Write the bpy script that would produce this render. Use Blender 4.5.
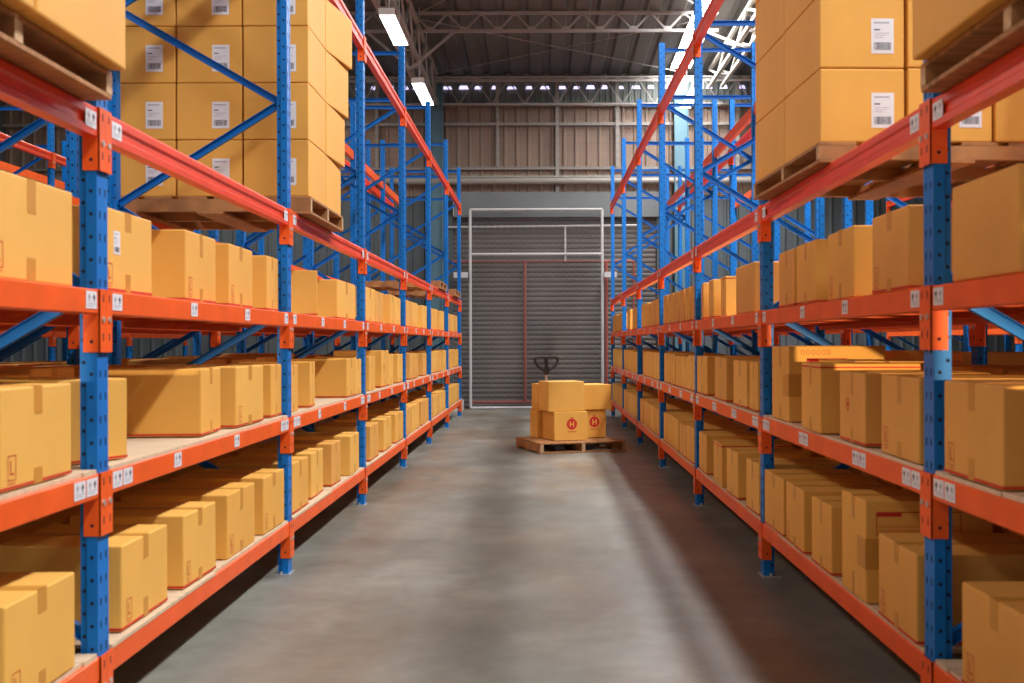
import bpy, bmesh, math, random
from mathutils import Vector, Matrix, Euler

for o in list(bpy.data.objects):
    bpy.data.objects.remove(o)
C = bpy.context.scene.collection
S = bpy.context.scene
PI = math.pi

# ------------------------------------------------------------------ camera
CAMH = 1.323
FPX = 1100.0
VX, VY = 541.6, 343.0            # vanishing point of the aisle in the frame
cd = bpy.data.cameras.new('camera')
cam = bpy.data.objects.new('camera', cd)
C.objects.link(cam)
cam.location = (0, 0, CAMH)
cam.rotation_euler = (PI / 2, math.radians(0.17), 0)
cd.sensor_width = 36.0
cd.lens = FPX / 1024 * 36
cd.shift_x = -(VX - 512) / 1024
cd.shift_y = (VY - 341.5) / 1024
cd.clip_start = 0.05
cd.dof.use_dof = True
cd.dof.focus_distance = 12.0
cd.dof.aperture_fstop = 4.0
S.camera = cam

# ------------------------------------------------------------------ world, exposure
w = bpy.data.worlds.new('World')
S.world = w
w.use_nodes = True
bg = w.node_tree.nodes['Background']
bg.inputs[0].default_value = (0.97, 0.98, 0.92, 1)
bg.inputs[1].default_value = 0.50
vs = S.view_settings
vs.view_transform = 'Standard'
vs.look = 'None'
vs.gamma = 1
vs.use_curve_mapping = False
vs.exposure = -0.10
SKYLIGHT = 84.0
SKYLIGHT_ADDED = 12.0
LAMP = 14.0
# added unseen spots standing in for low daylight behind the viewpoint, raking each rack
for lx, le, lc in ((1.40, 4200, (1.0, 0.72, 0.42)), (-1.58, 1600, (1.0, 0.86, 0.66))):
    ld = bpy.data.lights.new('added_low_spot', 'SPOT')
    ld.energy = le; ld.color = lc; ld.spot_size = math.radians(5.4); ld.spot_blend = 0.25; ld.shadow_soft_size = 0.06
    lo_ = bpy.data.objects.new('added_low_spot', ld); C.objects.link(lo_)
    lo_.location = (lx, -4.0, 1.34); lo_.rotation_euler = (PI / 2, 0, 0)

# ------------------------------------------------------------------ materials
def mat(name, col, rough=0.6, metal=0.0, noise=0.0, nscale=8.0, emit=None, estr=0.0, spec=0.5, bump=0.0, bscale=40, stretch=(1, 1, 1), coords='Object'):
    m = bpy.data.materials.new(name)
    m.use_nodes = True
    nt = m.node_tree
    b = nt.nodes['Principled BSDF']
    b.inputs['Base Color'].default_value = (*col, 1)
    b.inputs['Roughness'].default_value = rough
    b.inputs['Metallic'].default_value = metal
    b.inputs['Specular IOR Level'].default_value = spec
    if emit:
        b.inputs['Emission Color'].default_value = (*emit, 1)
        b.inputs['Emission Strength'].default_value = estr
    if noise or bump:
        tc = nt.nodes.new('ShaderNodeTexCoord')
        mp = nt.nodes.new('ShaderNodeMapping')
        mp.inputs['Scale'].default_value = stretch
        nt.links.new(tc.outputs[coords], mp.inputs[0])
    if noise:
        nz = nt.nodes.new('ShaderNodeTexNoise')
        nz.inputs['Scale'].default_value = nscale
        nz.inputs['Detail'].default_value = 5
        nt.links.new(mp.outputs[0], nz.inputs['Vector'])
        r = nt.nodes.new('ShaderNodeValToRGB')
        r.color_ramp.elements[0].position = 0.3
        r.color_ramp.elements[1].position = 0.7
        r.color_ramp.elements[0].color = (*[c * (1 - noise) for c in col], 1)
        r.color_ramp.elements[1].color = (*[min(1, c * (1 + noise)) for c in col], 1)
        nt.links.new(nz.outputs[0], r.inputs[0])
        nt.links.new(r.outputs[0], b.inputs['Base Color'])
    if bump:
        n2 = nt.nodes.new('ShaderNodeTexNoise')
        n2.inputs['Scale'].default_value = bscale
        nt.links.new(mp.outputs[0], n2.inputs['Vector'])
        bp = nt.nodes.new('ShaderNodeBump')
        bp.inputs['Strength'].default_value = bump
        bp.inputs['Distance'].default_value = 0.01
        nt.links.new(n2.outputs[0], bp.inputs['Height'])
        nt.links.new(bp.outputs[0], b.inputs['Normal'])
    return m

M = {}
M['orange'] = mat('orange_paint', (0.86, 0.112, 0.012), 0.42, noise=0.10, nscale=5, spec=0.3)
M['redorange'] = mat('red_orange_paint', (0.78, 0.055, 0.010), 0.38, noise=0.10, nscale=5, spec=0.4)
M['blue'] = mat('blue_paint', (0.0, 0.165, 0.56), 0.42, noise=0.12, nscale=6, spec=0.3)
M['hole'] = mat('punched_hole', (0.006, 0.010, 0.03), 0.9)
M['steel'] = mat('galvanised_steel', (0.55, 0.54, 0.50), 0.4, 0.6)
M['kraft'] = mat('kraft_board', (0.79, 0.405, 0.078), 0.62, noise=0.055, nscale=3.0, spec=0.3, bump=0.15, bscale=6)
M['kraft2'] = mat('kraft_board_golden', (0.82, 0.445, 0.092), 0.60, noise=0.05, nscale=3.5, spec=0.3, bump=0.15, bscale=6)
M['kraft3'] = mat('kraft_board_brown', (0.74, 0.365, 0.08), 0.64, noise=0.06, nscale=2.5, spec=0.3, bump=0.15, bscale=6)
M['seam'] = mat('carton_seam', (0.20, 0.09, 0.02), 0.9)
M['tape'] = mat('brown_packing_tape', (0.60, 0.275, 0.045), 0.45, spec=0.25)
M['redprint'] = mat('red_print', (0.56, 0.025, 0.008), 0.7)
M['redseal'] = mat('red_logo_print', (0.62, 0.02, 0.012), 0.6)
M['label'] = mat('paper_label', (0.78, 0.78, 0.80), 0.5)
M['ink'] = mat('label_ink', (0.07, 0.07, 0.10), 0.7)
M['inklight'] = mat('label_ink_light', (0.38, 0.37, 0.45), 0.7)
M['ply'] = mat('plywood_deck', (0.66, 0.50, 0.33), 0.7, noise=0.13, nscale=4, stretch=(1, 6, 1))
M['wood'] = mat('pallet_wood', (0.38, 0.175, 0.06), 0.75, noise=0.35, nscale=7, stretch=(1, 5, 1))
M['woodend'] = mat('pallet_wood_end', (0.50, 0.32, 0.17), 0.8, noise=0.25, nscale=20)
M['black'] = mat('black_rubber', (0.012, 0.012, 0.014), 0.5)
M['chrome'] = mat('chrome_stem', (0.6, 0.6, 0.62), 0.3, 0.8)
M['white'] = mat('white_paint', (0.50, 0.48, 0.47), 0.45, noise=0.08, nscale=3)
M['redpipe'] = mat('red_oxide_paint', (0.33, 0.075, 0.055), 0.6)
M['trusspaint'] = mat('truss_grey_paint', (0.34, 0.31, 0.285), 0.55)
M['wallsheet'] = mat('wall_sheet', (0.27, 0.185, 0.13), 0.6, noise=0.12, nscale=1.2)
M['darksheet'] = mat('dark_wall_sheet', (0.085, 0.10, 0.105), 0.6, noise=0.15, nscale=1)
M['roof'] = mat('roof_sheet', (0.115, 0.11, 0.102), 0.55, noise=0.2, nscale=0.8)
M['shutter'] = mat('shutter_slats', (0.125, 0.108, 0.098), 0.6, noise=0.10, nscale=1.5)
M['lintel'] = mat('lintel_panel', (0.135, 0.145, 0.145), 0.5, noise=0.12, nscale=2)
M['pipe'] = mat('pale_pipe', (0.29, 0.26, 0.225), 0.5)
M['column'] = mat('teal_column_paint', (0.085, 0.18, 0.225), 0.5, noise=0.1, nscale=2)
M['clerestory'] = mat('clerestory_sheet', (0.17, 0.19, 0.17), 0.5, noise=0.2, nscale=2)
M['mesh'] = mat('wire', (0.17, 0.155, 0.155), 0.5, 0.3)
M['sky'] = mat('roof_light_daylight', (0.9, 0.9, 0.9), 0.6, emit=(0.97, 0.98, 1.0), estr=SKYLIGHT)
M['sky2'] = mat('added_roof_light_left', (0.9, 0.9, 0.9), 0.6, emit=(1.0, 0.98, 0.95), estr=SKYLIGHT_ADDED)
M['gap'] = mat('daylight_gap', (0.9, 0.9, 0.9), 0.6, emit=(0.66, 0.62, 1.0), estr=1.6)
M['lamp'] = mat('lamp_diffuser', (0.9, 0.9, 0.9), 0.5, emit=(0.97, 0.98, 1.0), estr=LAMP)
M['lampcase'] = mat('lamp_casing', (0.6, 0.56, 0.52), 0.4)
M['cream'] = mat('cream_girder_paint', (0.50, 0.47, 0.40), 0.5)

def floor_mat():
    m = bpy.data.materials.new('concrete_floor')
    m.use_nodes = True
    nt = m.node_tree
    b = nt.nodes['Principled BSDF']
    tc = nt.nodes.new('ShaderNodeTexCoord')
    def noise(scale, detail, stretch=(1, 1, 1), rough=0.55):
        mp = nt.nodes.new('ShaderNodeMapping')
        mp.inputs['Scale'].default_value = stretch
        nt.links.new(tc.outputs['Object'], mp.inputs[0])
        n = nt.nodes.new('ShaderNodeTexNoise')
        n.inputs['Scale'].default_value = scale
        n.inputs['Detail'].default_value = detail
        n.inputs['Roughness'].default_value = rough
        nt.links.new(mp.outputs[0], n.inputs['Vector'])
        return n.outputs[0]
    def ramp(src, stops):
        r = nt.nodes.new('ShaderNodeValToRGB')
        els = r.color_ramp.elements
        els[0].position, els[0].color = stops[0][0], (*stops[0][1], 1)
        els[1].position, els[1].color = stops[-1][0], (*stops[-1][1], 1)
        for p, c in stops[1:-1]:
            e = els.new(p); e.color = (*c, 1)
        nt.links.new(src, r.inputs[0])
        return r.outputs[0]
    base = ramp(noise(0.9, 8, (1, 0.7, 1)), [(0.28, (0.135, 0.131, 0.110)), (0.5, (0.208, 0.202, 0.170)), (0.72, (0.285, 0.278, 0.235))])
    fine = ramp(noise(7, 10, (1, 1, 1), 0.7), [(0.3, (0.80, 0.80, 0.80)), (0.7, (1.12, 1.12, 1.12))])
    brown_patch = ramp(noise(0.55, 4, (1.3, 0.45, 1)), [(0.45, (1, 1, 1)), (0.62, (0.86, 0.70, 0.58))])  # broad stretched noise that turns parts of the floor browner
    def mul(a, c):
        x = nt.nodes.new('ShaderNodeMix')
        x.data_type = 'RGBA'; x.blend_type = 'MULTIPLY'; x.inputs[0].default_value = 1.0
        nt.links.new(a, x.inputs[6]); nt.links.new(c, x.inputs[7])
        return x.outputs[2]
    nt.links.new(mul(mul(base, fine), brown_patch), b.inputs['Base Color'])
    rr = ramp(noise(1.6, 6), [(0.3, (0.33, 0.33, 0.33)), (0.7, (0.52, 0.52, 0.52))])
    nt.links.new(rr, b.inputs['Roughness'])
    b.inputs['Specular IOR Level'].default_value = 0.42
    bp = nt.nodes.new('ShaderNodeBump')
    bp.inputs['Strength'].default_value = 0.12
    bp.inputs['Distance'].default_value = 0.01
    nt.links.new(noise(14, 6), bp.inputs['Height'])
    nt.links.new(bp.outputs[0], b.inputs['Normal'])
    return m
M['floor'] = floor_mat()

# ------------------------------------------------------------------ mesh helpers
class MB:
    def __init__(s):
        s.v = []; s.f = []; s.m = []
    def add(s, vs, fs, mi=0):
        n = len(s.v)
        s.v += [tuple(v) for v in vs]
        for f in fs:
            s.f.append([i + n for i in f]); s.m.append(mi)
        return s
    def box(s, x0, x1, y0, y1, z0, z1, mi=0, T=None):
        vs = [(x, y, z) for z in (z0, z1) for y in (y0, y1) for x in (x0, x1)]
        if T is not None:
            vs = [T @ Vector(v) for v in vs]
        return s.add(vs, [(0, 2, 3, 1), (4, 5, 7, 6), (0, 1, 5, 4), (2, 6, 7, 3), (0, 4, 6, 2), (1, 3, 7, 5)], mi)
    def bar(s, p, q, a, b=None, mi=0, up=(0, 0, 1)):
        """rectangular bar from p to q, a wide across, b high along the up side"""
        b = a if b is None else b
        p = Vector(p); q = Vector(q)
        d = (q - p).normalized()
        u = Vector(up)
        if abs(d.dot(u)) > 0.98:
            u = Vector((0, 1, 0))
        sx = d.cross(u).normalized(); sz = sx.cross(d).normalized()
        vs = []
        for e in (p, q):
            for i, j in ((-1, -1), (1, -1), (1, 1), (-1, 1)):
                vs.append(e + sx * (i * a / 2) + sz * (j * b / 2))
        return s.add(vs, [(0, 3, 2, 1), (4, 5, 6, 7), (0, 1, 5, 4), (1, 2, 6, 5), (2, 3, 7, 6), (3, 0, 4, 7)], mi)
    def cyl(s, p, q, r, n=10, mi=0, r2=None):
        p = Vector(p); q = Vector(q)
        r2 = r if r2 is None else r2
        d = (q - p).normalized()
        u = Vector((0, 0, 1)) if abs(d.z) < 0.9 else Vector((1, 0, 0))
        a = d.cross(u).normalized(); b = a.cross(d)
        vs = []
        for e, rr in ((p, r), (q, r2)):
            for i in range(n):
                t = 2 * PI * i / n
                vs.append(e + a * math.cos(t) * rr + b * math.sin(t) * rr)
        fs = [(i, (i + 1) % n, n + (i + 1) % n, n + i) for i in range(n)]
        fs += [tuple(range(n))[::-1], tuple(range(n, 2 * n))]
        return s.add(vs, fs, mi)
    def tube(s, pts, r, n=8, mi=0):
        for a, b in zip(pts[:-1], pts[1:]):
            s.cyl(a, b, r, n, mi)
        return s
    def prism_y(s, prof, y0, y1, mi=0):
        """extrude an (x, z) outline along y"""
        n = len(prof)
        vs = [(x, y0, z) for x, z in prof] + [(x, y1, z) for x, z in prof]
        fs = [(i, (i + 1) % n, n + (i + 1) % n, n + i) for i in range(n)]
        fs += [tuple(range(n))[::-1], tuple(range(n, 2 * n))]
        return s.add(vs, fs, mi)
    def prism_z(s, prof, z0, z1, mi=0):
        n = len(prof)
        vs = [(x, y, z0) for x, y in prof] + [(x, y, z1) for x, y in prof]
        fs = [(i, (i + 1) % n, n + (i + 1) % n, n + i) for i in range(n)]
        fs += [tuple(range(n))[::-1], tuple(range(n, 2 * n))]
        return s.add(vs, fs, mi)
    def mesh(s, name, mats):
        me = bpy.data.meshes.new(name)
        me.from_pydata(s.v, [], s.f)
        for m in mats:
            me.materials.append(m)
        me.polygons.foreach_set('material_index', s.m)
        bm = bmesh.new(); bm.from_mesh(me)
        bmesh.ops.recalc_face_normals(bm, faces=bm.faces)
        bm.to_mesh(me); bm.free()
        me.update()
        return me
    def build(s, name, mats, parent=None, loc=(0, 0, 0), rz=0):
        if not isinstance(mats, (list, tuple)):
            mats = [mats]
        return put(name, s.mesh(name, mats), parent, loc, rz)

def put(name, me, parent=None, loc=(0, 0, 0), rz=0):
    o = bpy.data.objects.new(name, me)
    C.objects.link(o)
    o.parent = parent
    o.location = loc
    o.rotation_euler = (0, 0, rz)
    return o

def tag(o, label=None, cat=None, group=None, kind=None):
    if label: o['label'] = label
    if cat: o['category'] = cat
    if group: o['group'] = group
    if kind: o['kind'] = kind
    return o

def empty(name, loc, rz, label, cat, group=None):
    o = bpy.data.objects.new(name, None)
    o.empty_display_size = 0.1
    C.objects.link(o)
    o.location = loc
    o.rotation_euler = (0, 0, rz)
    return tag(o, label, cat, group)

def struct(name, mb, mats, label=None):
    return tag(mb.build(name, mats), label, None, None, 'structure')

def P(x, y, Z):
    """the point of the place at distance Z that lies on photo pixel (x, y)"""
    return Vector(((x - VX) * Z / FPX, Z, CAMH - (y - VY) * Z / FPX))

def bevelled(me, w=0.005, seg=2):
    bm = bmesh.new(); bm.from_mesh(me)
    bmesh.ops.bevel(bm, geom=list(bm.edges), offset=w, segments=seg, affect='EDGES', profile=0.5)
    for f in bm.faces: f.smooth = False
    bm.to_mesh(me); bm.free()
    return me

# ------------------------------------------------------------------ the building
WY = 22.4                                     # back wall
def roof_z(y):
    return 6.80 + 0.038 * (WY - y)

mb = MB(); mb.box(-11, 11, -7, WY + 0.2, -0.2, 0.0)
struct('floor', mb, M['floor'], 'polished grey concrete warehouse floor with brownish patches')

def ribbed(x0, x1, pitch, depth, ww=0.3):
    """outline of a trapezoid sheet across x: list of (x, offset)"""
    pts = []; x = x0
    while x < x1 - 1e-6:
        for fx, o in ((0, 0), (ww, 0), (ww + 0.12, 1), (0.88, 1)):
            xx = min(x1, x + fx * pitch)
            pts.append((xx, o * depth))
        x += pitch
    pts.append((x1, 0))
    return pts

def roof_part(x0, x1):
    pr = ribbed(x0, x1, 0.40, 0.06, 0.55)
    m = MB(); n = len(pr)
    ys = (-7.0, WY + 0.2)
    vs = []
    for y in ys:
        vs += [(x, y, roof_z(y) + o) for x, o in pr]
    for y in ys:
        vs += [(x, y, roof_z(y) + o + 0.02) for x, o in pr]
    fs = []
    for i in range(n - 1):
        fs.append((i, i + 1, n + i + 1, n + i))
        fs.append((2 * n + i, 3 * n + i, 3 * n + i + 1, 2 * n + i + 1))
    fs += [(0, n, 3 * n, 2 * n), (n - 1, 3 * n - 1, 4 * n - 1, 2 * n - 1)]
    m.add(vs, fs)
    return m
SKX0, SKX1 = 2.60, 3.00
r = MB()
for a, b in ((-11, -6.4), (-5.4, SKX0), (SKX1, 11)):
    q = roof_part(a, b); r.add(q.v, q.f)
r.box(SKX0, SKX1, WY - 0.3, WY + 0.2, roof_z(WY) + 0.03, roof_z(WY) + 0.10)
struct('ceiling', r, M['roof'], 'dark ribbed metal roof sheets seen from below')
m = MB()
m.add([(SKX0, -7, roof_z(-7) + 0.05), (SKX1, -7, roof_z(-7) + 0.05), (SKX1, WY - 0.3, roof_z(WY - 0.3) + 0.05), (SKX0, WY - 0.3, roof_z(WY - 0.3) + 0.05)], [(0, 1, 2, 3)])
struct('window_1', m, M['sky'], 'bright translucent roof light strip over the right rack')
m = MB()  # unseen strip added to light the right rack's aisle faces
m.add([(-6.4, -7, roof_z(-7) + 0.05), (-5.4, -7, roof_z(-7) + 0.05), (-5.4, WY, roof_z(WY) + 0.05), (-6.4, WY, roof_z(WY) + 0.05)], [(0, 1, 2, 3)])
struct('window_added', m, M['sky2'], 'unseen roof light strip added over the far left aisle')

def sheet_wall(x0, x1, z0, z1, y, pitch, depth):
    pr = ribbed(x0, x1, pitch, depth, 0.62)
    m = MB(); n = len(pr)
    vs = [(x, y - o, z0) for x, o in pr] + [(x, y - o, z1) for x, o in pr]
    m.add(vs, [(i, i + 1, n + i + 1, n + i) for i in range(n - 1)])
    m.box(x0, x1, y + 0.02, y + 0.1, z0, z1)
    return m
zt = P(0, 105, WY).z
zl = P(0, 186, WY).z
DX0, DX1 = -1.80, 2.35
sh = sheet_wall(-11, 11, zl - 0.2, zt, WY, 0.24, 0.03)
struct('wall_back', sh, M['wallsheet'], 'brown ribbed sheet wall above the roller door')
lo = sheet_wall(-11, DX0, 0, zl - 0.2, WY, 0.24, 0.03)
q = sheet_wall(DX1, 11, 0, zl - 0.2, WY, 0.24, 0.03); lo.add(q.v, q.f)
struct('wall_back_lower', lo, M['darksheet'], 'dark ribbed sheet wall beside the roller door')
for s, nm in ((-1, 'wall_left'), (1, 'wall_right')):
    m = MB()
    m.box(s * 11 - 0.1, s * 11 + 0.1, -7, WY, 0, 8.0)
    y = -7
    while y < WY:
        m.box(s * 10.9 - 0.03, s * 10.9 + 0.03, y, y + 0.08, 0, 7.0); y += 0.5
    struct(nm, m, M['darksheet'])
# clerestory band and daylight gaps under the roof
m = MB()
zc1 = roof_z(WY) + 0.12
q = sheet_wall(-11, 11, zt, zc1, WY + 0.15, 0.12, 0.02); m.add(q.v, q.f)
struct('wall_back_clerestory', m, M['clerestory'], 'pale green grey sheet band under the roof')
random.seed(5)
m = MB()
x = -9.0
zg = P(0, 87, WY).z
while x < 9.5:
    ww = random.uniform(0.13, 0.21)
    hh = random.uniform(0.035, 0.055)
    pts = [(x - ww / 2, WY + 0.10, zg - 0.02), (x + ww / 2, WY + 0.10, zg - 0.02), (x + ww * 0.35, WY + 0.10, zg + hh), (x - ww * 0.35, WY + 0.10, zg + hh)]
    m.add(pts, [(0, 1, 2, 3)])
    x += random.uniform(0.27, 0.36)
struct('window_3', m, M['gap'], 'row of small daylight gaps below the roof edge')
# girts on the back wall
m = MB()
for yy, t in ((105, 0.05), (124, 0.06), (168, 0.06)):
    z = P(0, yy, WY - 0.1).z
    m.box(-10.9, 10.9, WY - 0.12, WY - 0.04, z - t / 2, z + t / 2)
for xx in (258, 318, 378, 438, 498, 558, 618, 678, 738, 798):
    a = P(xx, 105, WY - 0.08); b = P(xx, 192 if xx == 558 else 168, WY - 0.08)
    m.box(a.x - 0.035, a.x + 0.035, a.y - 0.05, a.y + 0.04, b.z, a.z + 0.55)
struct('trim_1', m, M['pipe'], 'pale steel girts and posts across the back wall')
m = MB()
z = P(0, 181, WY - 0.25).z
m.cyl((-10.8, WY - 0.25, z), (10.8, WY - 0.25, z), 0.065, 12)
z2 = P(0, 176, WY - 0.25).z
m.box(-10.8, 10.8, WY - 0.2, WY - 0.05, z2 - 0.02, z2 + 0.02)
tag(m.build('wall_pipe', M['pipe']), 'long pale horizontal pipe across the wall above the door', 'pipe')
# fine bird net over the wall sheets
m = MB()
x = -10.5
while x < 10.5:
    m.box(x - 0.003, x + 0.003, WY - 0.14, WY - 0.134, P(0, 168, WY).z, zt); x += 0.16
z = P(0, 168, WY).z
while z < zt:
    m.box(-10.5, 10.5, WY - 0.14, WY - 0.134, z - 0.003, z + 0.003); z += 0.16
tag(m.build('bird_net', M['mesh']), 'fine square wire net stretched over the upper back wall', 'net')
# lintel
m = MB()
a = P(454, 192, WY - 0.2); b = P(640, 217, WY - 0.2)
m.box(a.x, DX1 + 0.1, WY - 0.22, WY - 0.04, b.z, a.z)
struct('trim_2', m, M['lintel'], 'smooth grey lintel box above the roller door')
# roller shutter
m = MB()
ztop = P(0, 216, WY).z
prof = []
z = 0.0
n = 0
pitch = 0.098
vs = []
zz = []
while z < ztop:
    for k, o in ((0, 0.0), (0.25, 0.012), (0.5, 0.016), (0.75, 0.012)):
        zz.append((z + k * pitch, o))
    z += pitch
zz.append((z, 0.0))
vs = [(DX0, WY - 0.02 - o, z) for z, o in zz] + [(DX1, WY - 0.02 - o, z) for z, o in zz]
n = len(zz)
m.add(vs, [(i, i + 1, n + i + 1, n + i) for i in range(n - 1)])
m.box(DX0, DX1, WY, WY + 0.1, 0, ztop)
struct('door_1', m, M['shutter'], 'closed grey brown slatted roller shutter door')
m = MB()
for x in (DX0 - 0.06, DX1 + 0.06):
    m.box(x - 0.07, x + 0.07, WY - 0.14, WY, 0, ztop)
struct('trim_3', m, M['darksheet'], 'dark guide rails of the roller shutter')

# mesh gate in front of the shutter
gy = 22.0
g0 = P(470.5, 209.5, gy); g1 = P(602.5, 409, gy)
gate = empty('mesh_gate', ((g0.x + g1.x) / 2, gy, 0), 0, 'tall white tube framed wire mesh gate in front of the roller shutter', 'gate')
W2 = (g1.x - g0.x) / 2; H = g0.z
m = MB()
for sx in (-1, 1):
    m.cyl((sx * W2, 0, 0.03), (sx * W2, 0, H), 0.028, 10)
m.cyl((-W2, 0, H), (W2, 0, H), 0.028, 10)
m.cyl((-W2, 0, 0.03), (W2, 0, 0.03), 0.028, 10)
zz_ = P(0, 254, gy).z
m.cyl((-W2, 0, zz_), (W2, 0, zz_), 0.026, 10)
m.build('frame', M['white'], gate)
m = MB()
def clipdiag(slope):
    c = -W2 - H
    pz = 0.13
    while c < W2 + H:
        # x = c + slope*z  inside [-W2, W2]
        z0, z1 = 0.03, H
        if slope > 0:
            z0 = max(z0, -W2 - c); z1 = min(z1, W2 - c)
        else:
            z0 = max(z0, c - W2); z1 = min(z1, c + W2)
        if z1 - z0 > 0.02:
            m.bar((c + slope * z0, 0.002 * slope, z0), (c + slope * z1, 0.002 * slope, z1), 0.006)
        c += pz
clipdiag(1); clipdiag(-1)
m.build('wire_mesh', M['mesh'], gate)
# second frame behind, with red bars
ry = 22.2
fr = empty('door_barrier_frame', (0, ry, 0), 0, 'red and white tube frame standing between mesh gate and roller shutter', 'frame')
m = MB()
def tb(x0, y0, x1, y1, r=0.02):
    a = P(x0, y0, ry) - Vector((0, ry, 0)); b = P(x1, y1, ry) - Vector((0, ry, 0))
    m.cyl(a, b, r, 8)
tb(443, 227, 640, 225.5); tb(443, 227, 443, 262); tb(565.5, 226.5, 565.5, 261)
m.build('white_rail', M['white'], fr); m = MB()
tb(443, 262, 443, 408, 0.022); tb(606.5, 261.5, 606.5, 408, 0.03); tb(525, 262, 525, 402, 0.03)
tb(443, 261.5, 634, 261.5, 0.018); tb(470, 402, 602, 402, 0.03); tb(634, 261.5, 634, 408, 0.02)
m.build('red_rail', M['redpipe'], fr)
for x0, x1, y0, y1 in ((454, 468, 272, 277.5), (604.5, 617, 272, 277.5)):
    a = P(x0, y0, 21.95); b = P(x1, y1, 21.95)
    m = MB(); m.box(-(b.x - a.x) / 2, (b.x - a.x) / 2, -0.04, 0.04, 0, a.z - b.z)
    m.build('bracket', M['white'], gate, ((a.x + b.x) / 2 - gate.location.x, -0.05, b.z))
a = P(455, 397, 21.5); b = P(467.5, 404.5, 21.5)
m = MB(); m.box(-0.13, 0.13, -0.15, 0.15, 0, 0.2); m.box(-0.10, 0.10, -0.12, 0.12, 0.2, 0.235)
tag(m.build('concrete_block', M['lampcase'], None, (-1.68, 21.75, 0)), 'pale grey block on the floor left of the mesh gate', 'block')

# teal columns at the back wall
for i, xx in enumerate((436.5, 682)):
    c = P(xx, 150, 22.05)
    m = MB()
    m.box(-0.14, 0.14, -0.02, 0.02, 0, 6.6); m.box(-0.14, -0.12, -0.1, 0.1, 0, 6.6); m.box(0.12, 0.14, -0.1, 0.1, 0, 6.6)
    m.box(-0.2, 0.2, -0.16, 0.16, 0, 0.03)
    tag(m.build('steel_column', M['column'], None, (c.x, 22.13, 0)), ['teal steel column behind the end of the left rack', 'teal steel column behind the end of the right rack'][i], 'column')

# ------------------------------------------------------------------ roof trusses
def truss_x(name, y, x0, x1, zt_, zb_, n, label, t=0.05, matl='trusspaint', brackets=True):
    o = empty(name, ((x0 + x1) / 2, y, zb_), 0, label, 'truss')
    cx = (x0 + x1) / 2
    m = MB(); h = zt_ - zb_
    m.bar((x0 - cx, 0, 0), (x1 - cx, 0, 0), t, t); m.bar((x0 - cx, 0, h), (x1 - cx, 0, h), t, t)
    m.build('chord', M[matl], o)
    m = MB()
    for i in range(n):
        a = x0 - cx + (x1 - x0) * i / n; b = x0 - cx + (x1 - x0) * (i + 0.5) / n; c = x0 - cx + (x1 - x0) * (i + 1) / n
        m.bar((a, 0, h), (b, 0, 0), t * 0.6, t * 0.6); m.bar((b, 0, 0), (c, 0, h), t * 0.6, t * 0.6)
        if t > 0.04:
            m.box(b - 0.07, b + 0.07, -0.035, -0.028, -0.02, 0.07)
            m.box(a - 0.05, a + 0.05, -0.035, -0.028, h - 0.06, h + 0.02)
    m.build('lattice', M[matl], o)
    return o
TY = 18.6
xa = -2.15; xb = 3.0
truss_x('roof_truss', TY, xa, xb, P(0, 13, TY).z, P(0, 31, TY).z, 9, 'light lattice truss spanning the aisle below the dark roof', 0.05)
truss_x('roof_truss', TY, -7.5, xa - 0.1, P(0, 13, TY).z, P(0, 31, TY).z, 9, 'light lattice truss continuing left above the left rack', 0.05)
truss_x('roof_truss', TY, 3.5, 8.5, P(0, 13, TY).z, P(0, 31, TY).z, 9, 'light lattice truss continuing right above the right rack', 0.05)
truss_x('roof_truss', WY - 0.25, -10.5, 10.5, P(0, 80, WY - 0.25).z, P(0, 104, WY - 0.25).z, 32, 'long zigzag truss in front of the daylight band on the back wall', 0.035)
truss_x('roof_truss', WY - 0.6, -10.5, 10.5, P(0, 77, WY - 0.6).z, P(0, 81, WY - 0.6).z, 30, 'shallow truss tight below the roof edge at the back', 0.03)
# knee braces of the cross truss, as parts of the long girders
def girder_y(name, x, y0, y1, zt_, zb_, label, matl, n=14):
    o = empty(name, (x, (y0 + y1) / 2, zb_), 0, label, 'girder')
    cy = (y0 + y1) / 2; h = zt_ - zb_
    for sx, nm in ((-0.12, 'chord'), (0.12, 'chord')):
        m = MB()
        m.bar((sx, y0 - cy, 0), (sx, y1 - cy, 0), 0.06, 0.06)
        m.bar((sx, y0 - cy, h), (sx, y1 - cy, h), 0.06, 0.06)
        m.build('chord', M[matl], o)
    m = MB()
    for i in range(n):
        a = y0 - cy + (y1 - y0) * i / n; b = y0 - cy + (y1 - y0) * (i + 0.5) / n; c = y0 - cy + (y1 - y0) * (i + 1) / n
        for sx in (-0.12, 0.12):
            m.bar((sx, a, h), (sx, b, 0), 0.035, 0.035); m.bar((sx, b, 0), (sx, c, h), 0.035, 0.035)
        m.bar((-0.12, b, 0), (0.12, b, 0), 0.03, 0.03)
    m.build('lattice', M[matl], o)
    m = MB()
    for k in (-1, 1):
        m.bar((0.0, TY - cy, -0.15), (k * 0.75, TY - cy, P(0, 31, TY).z - zb_), 0.04, 0.04)
    m.build('knee_brace', M[matl], o)
    return o
girder_y('roof_girder', -2.2, 6.0, 22.0, 6.72, 6.12, 'long lattice girder running to the back wall left of the aisle', 'trusspaint')
girder_y('roof_girder', 3.5, 6.0, 22.0, 6.78, 6.45, 'cream lattice girder beside the bright roof light', 'cream', 8)
for i, (x, z0) in enumerate(((-1.2, 3.4), (2.0, 3.4))):
    pass
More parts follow.
